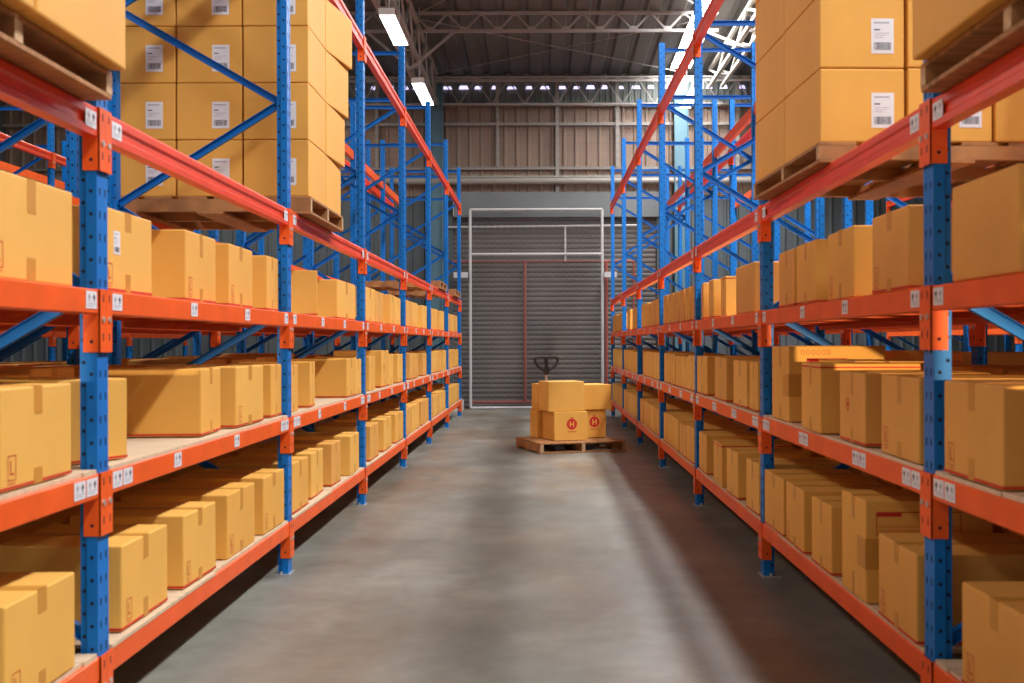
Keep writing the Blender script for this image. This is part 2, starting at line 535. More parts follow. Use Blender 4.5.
# thin cross bracing rods under the roof
m = MB()
for (x0, y0, x1, y1) in ((-2.1, 18.7, 2.9, 22.0), (2.9, 18.7, -2.1, 22.0), (-2.1, 18.5, 2.9, 12.0), (2.9, 18.5, -2.1, 12.0)):
    m.cyl((x0, y0, roof_z(y0) - 0.1), (x1, y1, roof_z(y1) - 0.1), 0.008, 6)
tag(m.build('bracing_rods', M['trusspaint']), 'thin crossed steel bracing rods below the dark roof', 'brace rods')

# lamps hanging along the left girder
def lamp(x, y0, y1, z, label):
    o = empty('ceiling_lamp', (x, (y0 + y1) / 2, z), 0, label, 'lamp', None)
    L = (y1 - y0) / 2
    m = MB(); m.prism_y([(-0.10, 0.0), (-0.10, 0.03), (-0.06, 0.07), (0.06, 0.07), (0.10, 0.03), (0.10, 0.0)], -L, L)
    m.box(-0.105, 0.105, -L - 0.02, -L, -0.01, 0.08); m.box(-0.105, 0.105, L, L + 0.02, -0.01, 0.08)
    m.build('casing', M['lampcase'], o)
    m = MB(); m.box(-0.095, 0.095, -L + 0.01, L - 0.01, -0.014, 0.004)
    m.build('diffuser', M['lamp'], o)
    m = MB()
    for yy in (-L * 0.7, L * 0.7):
        m.cyl((0, yy, 0.08), (0, yy, roof_z((y0 + y1) / 2) - z - 0.02), 0.012, 6)
    m.build('hanger_rod', M['trusspaint'], o)
lamp(-2.0, 14.3, 15.75, 5.60, 'nearer white tube lamp hanging above the left rack')
lamp(-2.02, 18.05, 19.7, 5.60, 'farther white tube lamp hanging above the left rack near the back')
lamp(2.62, 18.4, 20.0, 5.60, 'white tube lamp hanging above the right rack near the back')

# ------------------------------------------------------------------ pallet racks
BAY = 2.7
XL, XR = 1.448, 1.245
YL = [(k + 1.366) * BAY - 0.045 for k in range(-1, 7)]     # post centres, left
YR = [(k + 1.333) * BAY - 0.045 for k in range(-1, 7)]     # post centres, right
RD = 1.05                                                   # rack depth
LV = [('bottom', 0.300, 0.080), ('low', 0.900, 0.080), ('mid', 1.502, 0.080), ('pallet', 2.097, 0.096), ('top', 3.84, 0.11)]
PH = 4.49
CON = 0.205

def post_mesh(s, name='post'):
    """upright: aisle face at x=0, body towards +x*s"""
    m = MB()
    pr = [(0, -.045), (0, .045), (.036, .045), (.036, .031), (.062, .031), (.062, -.031), (.036, -.031), (.036, -.045)]
    m.prism_z([(s * x, y) for x, y in pr], 0.006, PH, 0)
    z = 0.10
    e = 0.0008
    while z < PH - 0.03:
        for sy in (-1, 1):
            for (u, yy, dz) in ((0.019, 0.045 + e, 0), (0.050, 0.031 + e, -0.037)):
                c = Vector((s * u, sy * yy, z + dz))
                vs = [c + Vector((math.cos(t) * .0065, 0, math.sin(t) * .0065)) for t in [i * PI / 4 for i in range(8)]]
                m.add(vs, [tuple(range(8))], 1)
        for yy in (-0.021, 0.021):
            hw = 0.0045
            m.add([(-s * e, yy - hw, z - .012), (-s * e, yy + hw, z - .012), (-s * e, yy + hw * 1.3, z + .012), (-s * e, yy - hw * 1.3, z + .012)], [(0, 1, 2, 3)], 1)
        z += 0.075
    return m.mesh(name, [M['blue'], M['hole']])

def beam_mesh(s, h, grooved):
    m = MB()
    L = BAY / 2 - 0.049
    t = 0.048
    if grooved:
        pr = [(0, 0), (0, .26 * h), (.009, .34 * h), (.009, .58 * h), (0, .66 * h), (0, .9 * h), (.006, h), (t, h), (t, 0)]
    else:
        pr = [(0, 0.004), (0, h - 0.004), (0.004, h), (t, h), (t, 0), (0.004, 0)]
    m.prism_y([(s * x, z) for x, z in pr], -L, L)
    return m.mesh('beam', [M['redorange' if grooved else 'orange']])

def connector_mesh(s, h, e):
    """e=+1: at the far end of the beam; L shaped bracket wrapping half of the post"""
    m = MB()
    L = BAY / 2
    ya, yb = L - 0.050, L - 0.001
    if e < 0: ya, yb = -yb, -ya
    z1 = h + 0.002; z0 = h - CON
    xa, xb = sorted((s * -0.0065, s * -0.001))
    m.box(xa, xb, ya, yb, z0, z1)
    yc = L - 0.050 if e > 0 else -(L - 0.050)
    y0, y1 = sorted((yc, yc + (0.0045 if e > 0 else -0.0045)))
    xa, xb = sorted((-s * 0.0065, s * 0.050))
    m.box(xa, xb, y0 , y1, z0, z1)
    # folded return beside the beam
    for zz in (z0 + 0.035, z0 + 0.09, z0 + 0.135):
        for (u, yy) in ((0.022, yc + (-0.001 if e > 0 else 0.001)),):
            c = Vector((s * u, yy, zz))
            if zz > z0 + 0.12 or zz < z0 + 0.04:
                vs = [c + Vector((math.cos(t) * .006, 0, math.sin(t) * .006)) for t in [i * PI / 4 for i in range(8)]]
                m.add(vs, [tuple(range(8))], 1)
    # slots on the aisle side and the locking bolt
    yy = (ya + yb) / 2
    for zz in (z0 + 0.05, z1 - 0.03):
        m.add([(-s * .0072, yy - .004, zz - .012), (-s * .0072, yy + .004, zz - .012), (-s * .0072, yy + .004, zz + .012), (-s * .0072, yy - .004, zz + .012)], [(0, 1, 2, 3)], 1)
    yb2 = yy
    m.cyl((-s * .0065, yb2, -0.018), (-s * .0115, yb2, -0.018), 0.010, 8, 2)
    return m.mesh('beam_connector', [M['orange'], M['hole'], M['steel']])

def sticker_mesh(s, double):
    m = MB()
    def one(c, marks):
        m.box(*sorted((s * -.0012, s * -.0002)), c - .042, c + .042, -.028, .028, 0)
        x = -s * .0016
        def q(y0, y1, z0, z1, mi):
            m.add([(x, c + y0, z0), (x, c + y1, z0), (x, c + y1, z1), (x, c + y0, z1)], [(0, 1, 2, 3)], mi)
        # little pictograms: glass on the near side, arrow on the other, text bars below
        d = -s
        for sg, mi in ((-1, 2), (1, 1)):
            y = sg * .019
            q(y - .010, y + .010, .004, .013, mi)
            q(y - .004, y + .004, -.006, .019, mi)
        q(-.034, .034, -.013, -.0105, 2); q(-.034, .020, -.020, -.0175, 2)
    if double:
        one(-.047, 0); one(.047, 0)
    else:
        one(0, 0)
    return m.mesh('sticker', [M['label'], M['ink'], M['inklight']])

def brace_mesh(s, u0, z0, u1, z1):
    m = MB()
    a = Vector((s * u0, 0, z0)); b = Vector((s * u1, 0, z1))
    d = (b - a).normalized(); nrm = Vector((-d.z, 0, d.x))
    wd = 0.020
    # C channel: web and two lips
    def slab(o0, o1, y0, y1):
        vs = []
        for e in (a, b):
            for o in (o0, o1):
                for y in (y0, y1):
                    vs.append(e + nrm * o + Vector((0, y, 0)))
        m.add(vs, [(0, 1, 3, 2), (4, 6, 7, 5), (0, 4, 5, 1), (2, 3, 7, 6), (0, 2, 6, 4), (1, 5, 7, 3)])
    slab(-wd, wd, 0.010, 0.013); slab(-wd, -wd + .003, -.014, 0.010); slab(wd - .003, wd, -.014, 0.010)
    return m.mesh('brace', [M['blue']])

def foot_mesh(s):
    m = MB()
    x0, x1 = sorted((-s * 0.012, s * 0.10))
    m.box(x0, x1, -0.065, 0.065, 0, 0.006)
    m.cyl((s * 0.04, 0.053, 0.006), (s * 0.04, 0.053, 0.035), 0.010, 8)
    m.cyl((s * 0.04, -0.053, 0.006), (s * 0.04, -0.053, 0.020), 0.010, 8)
    return m.mesh('base_plate', [M['steel']])

ZIG = [(0, .35), (1, .95), (0, 1.5), (1, 2.12), (0, 2.71), (1, 3.26), (0, 3.85)]
RM = {}
def rack_meshes(s):
    if s in RM: return RM[s]
    d = {}
    d['post'] = post_mesh(s); d['post_r'] = post_mesh(-s)
    for i, (nm, z, h) in enumerate(LV):
        d['beam', i] = beam_mesh(s, h, i >= 3)
        d['beam_r', i] = beam_mesh(-s, h, False)
        for e in (-1, 1): d['con', i, e] = connector_mesh(s, h, e)
    d['st1'] = sticker_mesh(s, False); d['st2'] = sticker_mesh(s, True)
    d['diag'] = []
    for (a, z0), (b, z1) in zip(ZIG[:-1], ZIG[1:]):
        u0, u1 = (0.05, RD - 0.05) if a == 0 else (RD - 0.05, 0.05)
        d['diag'].append(brace_mesh(s, u0, z0, u1, z1))
    d['horiz'] = [brace_mesh(s, 0.06, z, RD - 0.06, z) for z in (0.17, 3.92, 4.42)]
    d['foot'] = foot_mesh(s); d['foot_r'] = foot_mesh(-s)
    # plywood deck with slightly uneven front edge
    for v in range(3):
        rnd = random.Random(v + 3)
        m = MB(); L = BAY / 2 - 0.055
        y = -L
        while y < L - 0.01:
            yn = min(L, y + rnd.uniform(0.5, 0.95))
            fr_ = rnd.uniform(-0.004, 0.012)
            x0, x1 = sorted((s * fr_, s * (RD - 0.12)))
            lift = rnd.uniform(0, 0.004)
            m.box(x0, x1, y, yn - 0.004, 0.0005, 0.012 + lift)
            y = yn
        d['deck', v] = m.mesh('deck', [M['ply']])
    m = MB(); x0, x1 = sorted((s * 0.05, s * (RD - 0.05))); m.box(x0, x1, -0.022, 0.022, -0.052, -0.004)
    d['xbar'] = m.mesh('cross_bar', [M['orange']])
    RM[s] = d
    return d

def rack(s, x, ys, label, stickers=True, decks=True, full=True, k0=0):
    """x = distance of the aisle face from the middle, s = side"""
    d = rack_meshes(s)
    o = empty('pallet_rack', (s * x, 0, 0), 0, label, 'rack')
    rnd = random.Random(int(x * 100) + s)
    for k, y in enumerate(ys[k0:]):
        p = put('post', d['post'], o, (s * 0.006, y, 0)); put('base_plate', d['foot'], p)
        p = put('post', d['post_r'], o, (s * RD, y, 0)); put('base_plate', d['foot_r'], p)
        for me in d['diag']: put('diagonal_brace', me, o, (0, y, 0))
        for me in d['horiz']: put('horizontal_brace', me, o, (0, y, 0))
    for k in range(k0, len(ys) - 1):
        yc = (ys[k] + ys[k + 1]) / 2
        for i, (nm, z, h) in enumerate(LV):
            b = put('beam', d['beam', i], o, (0, yc, z - h))
            for e in (-1, 1):
                put('connector', d['con', i, e], b)
            if stickers and i in (1, 2, 3):
                L = BAY / 2 - 0.108
                zz = h / 2 + (0.004 if i < 3 else 0.0)
                off = -0.0 if i < 3 else 0.0
                put('sticker', d['st1' if i != 1 else 'st2'], b, (-s * .001, -L + (0 if i != 1 else 0.045), zz))
                put('sticker', d['st1' if i != 1 else 'st2'], b, (-s * .001, L + (0 if i != 1 else -0.045), zz))
                if i == 2:
                    for q in (-0.42, 0.38):
                        put('sticker', d['st1'], b, (-s * .001, q + rnd.uniform(-.06, .06), zz))
                if i == 1:
                    for q in (-0.55, 0.30):
                        put('sticker', d['st2' if s > 0 else 'st1'], b, (-s * .001, q + rnd.uniform(-.1, .1), zz))
            put('beam', d['beam_r', i], o, (s * RD, yc, z - h))
            if decks and i <= 2:
                put('deck', d['deck', rnd.randrange(3)], o, (0 if i < 2 else s * 0.055, yc, z if i < 2 else z - 0.014))
            if i == 2:
                for q in (-0.9, -0.3, 0.3, 0.9):
                    put('cross_bar', d['xbar'], o, (0, yc + q, z))
    return o

rack(-1, XL, YL, 'blue and orange pallet rack along the left side of the aisle, full of cartons')
rack(1, XR, YR, 'blue and orange pallet rack along the right side of the aisle, full of cartons')
rack(-1, XL + RD + 0.16, YL, 'blue and orange pallet rack back to back behind the left rack', stickers=False)
rack(1, XR + RD + 0.16, YR, 'blue and orange pallet rack back to back behind the right rack', stickers=False)
rack(-1, 6.40, YL, 'outermost blue and orange pallet rack far over on the left', stickers=False, k0=1)
rack(1, 6.20, YR, 'outermost blue and orange pallet rack far over on the right', stickers=False, k0=1)

# ------------------------------------------------------------------ cartons
BD, BW, BH = 0.48, 0.45, 0.30            # prototype: depth x, width y, height z; aisle face at +x
def carton_meshes(mk):
    d = {}
    m = MB(); m.box(-BD / 2, BD / 2, -BW / 2, BW / 2, 0, BH)
    me = m.mesh('carton_body', [M[mk], M['seam']])
    d['body'] = bevelled(me, 0.006, 2)
    return d
BODY = [carton_meshes(k)['body'] for k in ('kraft', 'kraft2', 'kraft3')]
def tape_mesh(w=0.024, top=0.085, bot=0.06):
    m = MB(); e = 0.0012; x = BD / 2
    m.box(-x - e, x + e, -w, w, BH, BH + e)
    for sx in (-1, 1):
        a, b = sorted((sx * (x + 0.0002), sx * (x + e)))
        m.box(a, b, -w, w, BH - top, BH + e)
    return m.mesh('tape', [M['tape']])
def btape_mesh(w=0.022, bot=0.06, sx=1):
    m = MB(); e = 0.0012; x = BD / 2
    m.box(*sorted((sx * (x + 0.0002), sx * (x + e))), -w * 1.05, w * 0.9, 0.001, bot)
    return m.mesh('bottom_tape', [M['tape']])
BTAPE = [btape_mesh(), btape_mesh(0.022, 0.07), btape_mesh(0.026, 0.05)]
TAPE = [tape_mesh(), tape_mesh(0.021, 0.10, 0.07), tape_mesh(0.027, 0.07, 0.045)]
def seam_mesh():
    m = MB()
    m.box(-BD / 2 + 0.004, BD / 2 - 0.004, -0.0015, 0.0015, BH - 0.001, BH + 0.0006)
    return m.mesh('flap_seam', [M['seam']])
def line_mesh(top=False):
    m = MB(); e = 0.0008; x = BD / 2 + e; y = BW / 2 + e
    z0, z1 = (0.0045, 0.013) if not top else (BH - 0.020, BH - 0.013)
    for a in (-1, 1):
        m.box(*sorted((a * (x - 0.0006), a * x)), -y, y, z0, z1)
        m.box(-x, x, *sorted((a * (y - 0.0006), a * y)), z0, z1)
    return m.mesh('printed_line', [M['redprint']])
LINE = line_mesh(); LINET = line_mesh(True)
def L_mesh():
    """red outlined box with a letter L and a line of tiny print, on the aisle face"""
    m = MB(); x = BD / 2 + 0.0009
    yc, zc = -BW / 2 + 0.065, 0.066
    def q(y0, y1, z0, z1):
        m.add([(x, yc + y0, zc + z0), (x, yc + y1, zc + z0), (x, yc + y1, zc + z1), (x, yc + y0, zc + z1)], [(0, 1, 2, 3)])
    hw, hh, t = 0.024, 0.037, 0.003
    q(-hw, hw, hh - t, hh); q(-hw, hw, -hh, -hh + t); q(-hw, -hw + t, -hh, hh); q(hw - t, hw, -hh, hh)
    q(-0.009, -0.004, -0.020, 0.022); q(-0.009, 0.011, -0.020, -0.015)
    q(-hw, hw * 0.8, -hh - 0.010, -hh - 0.007)
    return m.mesh('printed_letter', [M['redprint']])
LMK = L_mesh()
def frag_mesh():
    """round red handling mark high on the aisle face"""
    m = MB(); x = BD / 2 + 0.0009
    n = 20
    for r0, r1, cz in ((0.030, 0.024, 0.16), (0.013, 0.0, 0.16)):
        vs = []
        for i in range(n):
            t = 2 * PI * i / n
            vs.append((x, math.cos(t) * r0 - 0.07, cz + math.sin(t) * r0))
        for i in range(n):
            t = 2 * PI * i / n
            vs.append((x, math.cos(t) * r1 - 0.07, cz + math.sin(t) * r1))
        m.add(vs, [(i, (i + 1) % n, n + (i + 1) % n, n + i) for i in range(n)])
    return m.mesh('printed_mark', [M['redprint']])
FRAG = frag_mesh()
def slabel_mesh(w=0.066, h=0.105):
    """white address label with barcode lying in the x=0 plane, facing +x"""
    m = MB()
    m.box(0.0002, 0.0012, -w / 2, w / 2, -h / 2, h / 2, 0)
    x = 0.0016
    def q(y0, y1, z0, z1, mi):
        m.add([(x, y0, z0), (x, y1, z0), (x, y1, z1), (x, y0, z1)], [(0, 1, 2, 3)], mi)
    rnd = random.Random(2)
    y = -w * 0.38
    while y < w * 0.36:
        t = rnd.choice((0.0018, 0.003, 0.0045))
        q(y, y + t, -h * 0.40, -h * 0.18, 1); y += t + rnd.choice((0.0018, 0.003))
    q(-w * .38, -w * .12, h * 0.16, h * 0.20, 1)
    for i in range(3):
        q(-w * .36, w * (.30 - .15 * i), h * (0.07 - .06 * i), h * (0.085 - .06 * i), 2)
    q(-w * .38, w * .3, h * .36, h * .40, 2)
    return m.mesh('address_label', [M['label'], M['ink'], M['inklight']])
SLAB = slabel_mesh()
SLAB_BIG = slabel_mesh(0.128, 0.150)
def flap_mesh():
    m = MB()
    m.box(-0.22, 0.22, 0.0, 0.19, 0.0, 0.004)
    return m.mesh('open_flap', [M['kraft3']])
FLAP = flap_mesh()

crnd = random.Random(11)
def carton(loc, size, rz, label, group=None, tape=True, line=True, mark=None, body=None, seam=False, topline=False):
    D, W_, H_ = size
    o = empty('cardboard_box', loc, rz, label, 'box', group)
    o.scale = (D / BD, W_ / BW, H_ / BH)
    put('carton_body', BODY[crnd.randrange(3) if body is None else body], o)
    if tape:
        put('packing_tape', TAPE[crnd.randrange(3)], o); put('bottom_tape', BTAPE[crnd.randrange(3)], o)
    if line: put('printed_line', LINET if topline else LINE, o)
    if mark == 'L': put('printed_letter', LMK, o)
    if mark == 'F': put('printed_mark', FRAG, o)
    return o

ORD = ['first', 'second', 'third', 'fourth', 'fifth', 'sixth', 'seventh', 'eighth', 'ninth', 'tenth', 'eleventh']
POSTN = ['nearest', 'second', 'third', 'fourth', 'fifth', 'sixth', 'farthest']
SHELF = {2: ('upper shelf', 1.503), 3: ('middle shelf', 0.915), 4: ('bottom shelf', 0.315)}
def shelf_label(side, tier, bay, n, adj):
    sd = 'left' if side < 0 else 'right'
    if bay < 0:
        return '%s carton on the %s rack\'s %s, %s before the nearest blue post' % (adj, sd, SHELF[tier][0], ORD[n])
    return '%s carton on the %s rack\'s %s, %s beyond the %s blue post' % (adj, sd, SHELF[tier][0], ORD[n], POSTN[bay])

def row(side, tier, items, ys, xin):
    """items: dicts with y0, y1 and optional x, h, d, yaw, adj, mark ..."""
    cnt = {}
    for it in items:
        y0, y1 = it['y'][0], it['y'][1]
        bay = -1
        for k in range(1, len(ys)):
            if (y0 + y1) / 2 > ys[k]: bay = k - 1
        n = cnt.get(bay, 0); cnt[bay] = n + 1
        D = it.get('d', crnd.uniform(0.44, 0.50)); H_ = it.get('h', 0.295) 
        X = it.get('x', xin) + D / 2
        rz = (0 if side < 0 else PI) + math.radians(it.get('yaw', crnd.uniform(-1.2, 1.2)))
        adj = it.get('adj', 'plain' if it.get('mark') is None else 'letter marked')
        c = carton((side * X, (y0 + y1) / 2, SHELF[tier][1] + (0.003 if tier else 0)), (D, y1 - y0, H_), rz,
                   shelf_label(side, tier, bay, n, adj), 'cartons on the %s rack %s' % ('left' if side < 0 else 'right', SHELF[tier][0]),
                   tape=it.get('tape', True), line=it.get('line', crnd.random() < 0.85), mark=it.get('mark'), body=it.get('body'), topline=it.get('topline', False))
        it['obj'] = c

def fill(ys, b0, b1, seed, h=0.295, wmin=0.34, wmax=0.50, gap=0.12, skip=0.04):
    """cartons for the far bays, between post b0 and post b1 (indices into ys)"""
    rnd = random.Random(seed); out = []
    for k in range(b0, b1):
        y = ys[k] + 0.07 + rnd.uniform(0, 0.06)
        while True:
            wv = rnd.uniform(wmin, wmax)
            if y + wv > ys[k + 1] - 0.06: break
            if rnd.random() > skip:
                out.append(dict(y=(y, y + wv), h=h + rnd.choice((0, 0, 0, 0.005, -0.015)), dx=rnd.uniform(0, 0.04), mark=rnd.choice((None, 'L', None)), tape=True))
            y += wv + rnd.choice((0.012, 0.02, 0.03, rnd.uniform(0, gap)))
    return out

XA_L, XA_R = XL + 0.020, XR + 0.015
# --- left rack
T = [dict(y=(2.93, 3.50), x=1.49, h=.30, mark='L', body=1, adj='large taped'), dict(y=(3.745, 4.24), x=1.50, h=.292, mark='L', body=1, adj='white labelled'),
     dict(y=(4.625, 5.075), x=1.50, h=.30, mark='L', body=0), dict(y=(5.27, 5.72), x=1.50, h=.30, mark='L'), dict(y=(6.0, 6.27), x=1.50, h=.30, d=.40),
     dict(y=(7.10, 7.50), x=1.50, h=.295, yaw=14, tape=False, adj='turned blank', body=0), dict(y=(8.02, 8.81), x=1.49, h=.285, adj='wide', d=.5),
     dict(y=(9.30, 9.86), h=.30), dict(y=(9.88, 10.34), h=.29), dict(y=(10.80, 11.20), h=.30), dict(y=(11.22, 11.62), h=.29)]
T += fill(YL, 4, 7, 21)
row(-1, 2, T, YL, 1.49)
lab = put('address_label', SLAB, T[1]['obj'], (BD / 2, -BW * 0.22, BH * 0.60), 0)
lab.scale = (1, 0.8, 0.8)
T = [dict(y=(2.98, 3.44), x=1.47, h=.285, mark='L', body=1, adj='large letter marked'), dict(y=(3.72, 4.02), x=1.52, h=.285, yaw=-25, d=.42, tape=False, adj='turned pale', body=1),
     dict(y=(4.80, 5.16), x=1.500, h=.294, d=.48, yaw=3, adj='broad orange', body=0), dict(y=(5.30, 5.79), x=1.468, h=.294, mark='L'),
     dict(y=(6.03, 6.28), x=1.485, h=.29), dict(y=(6.42, 6.66), x=1.475, h=.28, d=.40), dict(y=(6.95, 7.18), x=1.475, h=.29, yaw=4), dict(y=(8.22, 8.62), x=1.455, h=.292, d=.48, adj='broad orange', body=0), dict(y=(8.66, 8.97), x=1.47, h=.28),
     dict(y=(9.39, 9.70), h=.29), dict(y=(10.08, 10.58), h=.34, mark='F', adj='taller red marked'), dict(y=(10.60, 10.90), h=.30), dict(y=(11.20, 11.65), h=.295)]
T += fill(YL, 4, 7, 22, gap=0.35)
T = [dict(y=(1.12, 1.62), x=1.47, h=.30), dict(y=(1.66, 2.12), x=1.47, h=.285), dict(y=(2.16, 2.6), x=1.47, h=.285)] + T  # these leading cartons are unseen, added to mask the low spot's beam
row(-1, 3, T, YL, 1.47)
T = [dict(y=(2.965, 3.43), x=1.455, h=.296, mark='L', body=1, adj='nearest letter marked'), dict(y=(3.84, 4.31), x=1.468, h=.30, mark='L', body=1),
     dict(y=(4.51, 4.93), x=1.465, h=.30, mark='L'), dict(y=(5.12, 5.61), x=1.465, h=.30, mark='L'), dict(y=(5.785, 6.22), x=1.46, h=.30, mark='L', body=0),
     dict(y=(6.46, 6.895), x=1.465, h=.30), dict(y=(7.09, 7.50), x=1.49, h=.295), dict(y=(7.73, 8.05), x=1.475, h=.30), dict(y=(8.36, 8.80), x=1.46, h=.30),
     dict(y=(9.38, 9.88), h=.30), dict(y=(10.2, 10.72), h=.30), dict(y=(11.05, 11.60), h=.295)]
T += fill(YL, 4, 7, 23, gap=0.4)
row(-1, 4, T, YL, 1.465)
# --- right rack
T = [dict(y=(2.91, 3.38), x=1.262, h=.29, body=2, tape=False, adj='large blank'), dict(y=(3.80, 4.23), x=1.27, h=.292, mark='L', body=2), dict(y=(4.46, 4.885), x=1.27, h=.292, mark='L', body=0),
     dict(y=(5.09, 5.485), x=1.27, h=.295, line=True), dict(y=(5.51, 5.89), x=1.27, h=.29), dict(y=(6.56, 7.19), x=1.27, h=.30, adj='wide blank', tape=False), dict(y=(7.74, 7.98), x=1.30, h=.285, topline=True, adj='small red lined', body=1),
     dict(y=(8.12, 8.35), x=1.27, h=.285), dict(y=(8.48, 8.86), x=1.27, h=.28, yaw=-6)]
T += fill(YR, 3, 7, 31, h=.295, gap=0.04)
row(1, 2, T, YR, 1.27)
T = [dict(y=(2.98, 3.42), x=1.25, h=.285, mark='L', body=2, adj='nearest letter marked'), dict(y=(3.63, 4.06), x=1.25, h=.285, mark='L', body=2), dict(y=(4.245, 4.62), x=1.25, h=.285, mark='F', adj='red marked', body=2),
     dict(y=(4.86, 5.24), x=1.235, h=.31, topline=True, adj='red lined upturned', body=0), dict(y=(5.58, 5.96), x=1.25, h=.385, d=.49, adj='tall hand lettered', body=0, line=False),
     dict(y=(6.36, 6.62), x=1.25, h=.29), dict(y=(6.70, 7.18), x=1.25, h=.29), dict(y=(7.46, 7.94), x=1.25, h=.30), dict(y=(8.34, 8.84), x=1.25, h=.30)]
T += fill(YR, 3, 7, 32, gap=0.05)
T = [dict(y=(1.12, 1.62), x=1.25, h=.30), dict(y=(1.66, 2.12), x=1.25, h=.285), dict(y=(2.16, 2.6), x=1.25, h=.285)] + T  # first three added out of view to shade the right spot's beam
row(1, 3, T, YR, 1.255)
tall3 = T[7]['obj']
T = [dict(y=(2.78, 3.24), x=1.235, h=.30, mark='L', body=2, adj='nearest letter marked'), dict(y=(3.64, 4.06), x=1.24, h=.30, mark='L', body=2), dict(y=(4.22, 4.55), x=1.24, h=.395, d=.49, adj='tall red labelled', body=0, line=False),
     dict(y=(4.72, 5.06), x=1.24, h=.30), dict(y=(5.20, 5.60), x=1.24, h=.30, mark='L'), dict(y=(5.67, 6.12), x=1.24, h=.30), dict(y=(6.36, 6.72), x=1.25, h=.30), dict(y=(7.02, 7.40), x=1.245, h=.30), dict(y=(7.60, 8.0), x=1.245, h=.30, topline=True, adj='red lined'),
     dict(y=(8.33, 8.77), x=1.25, h=.30)]
T += fill(YR, 3, 7, 33, gap=0.10)
row(1, 4, T, YR, 1.25)
tall4 = T[2]['obj']

# red outlined panel and tape patch on the two tall cartons (camera side is local +y after the half turn)
def panel(o, x0, x1, z0, z1, letters=False):
    m = MB(); y = BW / 2 + 0.001; t = 0.003
    def q(a, b, c, d): m.add([(a, y, c), (b, y, c), (b, y, d), (a, y, d)], [(0, 1, 2, 3)])
    q(x0, x1, z1 - t, z1); q(x0, x1, z0, z0 + t); q(x0, x0 + t, z0, z1); q(x1 - t, x1, z0, z1)
    q(x1 - (x1 - x0) * 0.3, x1, z1 - 0.014, z1 - 0.003)
    for i in range(2): q(x0 + 0.01, x1 - 0.01, z0 + 0.012 + i * 0.012, z0 + 0.0135 + i * 0.012)
    put('printed_panel', m.mesh('printed_panel', [M['redprint']]), o)
panel(tall4, -0.12, 0.20, 0.20, 0.268)
m = MB(); m.box(0.12, BD / 2 + 0.001, BW / 2 + 0.0003, BW / 2 + 0.0015, 0.10, 0.19); m.box(BD / 2 + 0.0003, BD / 2 + 0.0015, 0.08, BW / 2 + 0.0015, 0.10, 0.19)
pm = m.mesh('tape_patch', [M['tape']])
put('tape_patch', pm, tall4); put('tape_patch', pm, tall3)
m = MB(); y = BW / 2 + 0.001
for i in range(6):
    n = 12; cx = 0.17 - i * 0.026; cz = 0.276
    for r0, r1 in ((0.010, 0.0078),):
        vs = [(cx + math.cos(2 * PI * j / n) * r0, y, cz + math.sin(2 * PI * j / n) * r0) for j in range(n)] + [(cx + math.cos(2 * PI * j / n) * r1, y, cz + math.sin(2 * PI * j / n) * r1) for j in range(n)]
        m.add(vs, [(j, (j + 1) % n, n + (j + 1) % n, n + j) for j in range(n)])
put('handwritten_rings', m.mesh('handwritten_rings', [M['redprint']]), tall3)
panel(tall3, -0.05, 0.15, 0.15, 0.252)

# rear rows
def rear(side, tier, ys, spans, u=0.575, h=0.27):
    for n, (y0, y1, hh) in enumerate(spans):
        D = 0.44
        bay = -1
        for k in range(1, len(ys)):
            if (y0 + y1) / 2 > ys[k]: bay = k - 1
        where = 'before the nearest blue post' if bay < 0 else 'past the %s blue post' % POSTN[bay]
        mates = [s_ for s_ in spans[:n] if (max([k for k in range(1, len(ys)) if (s_[0] + s_[1]) / 2 > ys[k]] or [0]) - 1) == bay]
        carton((side * (( XL if side < 0 else XR) + u + D / 2 - 0.02), (y0 + y1) / 2, SHELF[tier][1] + 0.003), (D, y1 - y0, hh), (0 if side < 0 else PI),
               '%s rear row carton on the %s rack\'s %s, %s' % (ORD[len(mates)], 'left' if side < 0 else 'right', SHELF[tier][0], where), 'rear row cartons on the racks', line=True, body=2)
rear(-1, 3, YL, [(3.75, 4.3, .29), (4.32, 4.72, .31), (5.25, 5.6, .30), (5.65, 6.2, .29), (6.5, 7.0, .31), (7.1, 7.7, .30), (7.75, 8.3, .31), (8.4, 8.9, .33), (9.3, 9.8, .30), (10.0, 10.6, .30)])
rear(1, 3, YR, [(2.95, 3.45, .29), (3.7, 4.25, .29), (4.3, 4.85, .30), (4.95, 5.5, .29), (6.5, 7.0, .29), (7.1, 7.6, .29), (7.8, 8.3, .28), (8.4, 8.8, .29)])
rear(1, 4, YR, [(2.9, 3.4, .29), (3.7, 4.25, .29), (4.3, 4.85, .28), (4.95, 5.5, .30), (5.6, 6.2, .29), (6.5, 7.0, .29), (7.1, 7.6, .29), (7.8, 8.3, .28)])
rear(-1, 4, YL, [(3.8, 4.3, .27), (4.5, 5.1, .28), (5.3, 5.8, .27), (6.6, 7.2, .28), (7.4, 8.0, .28)])

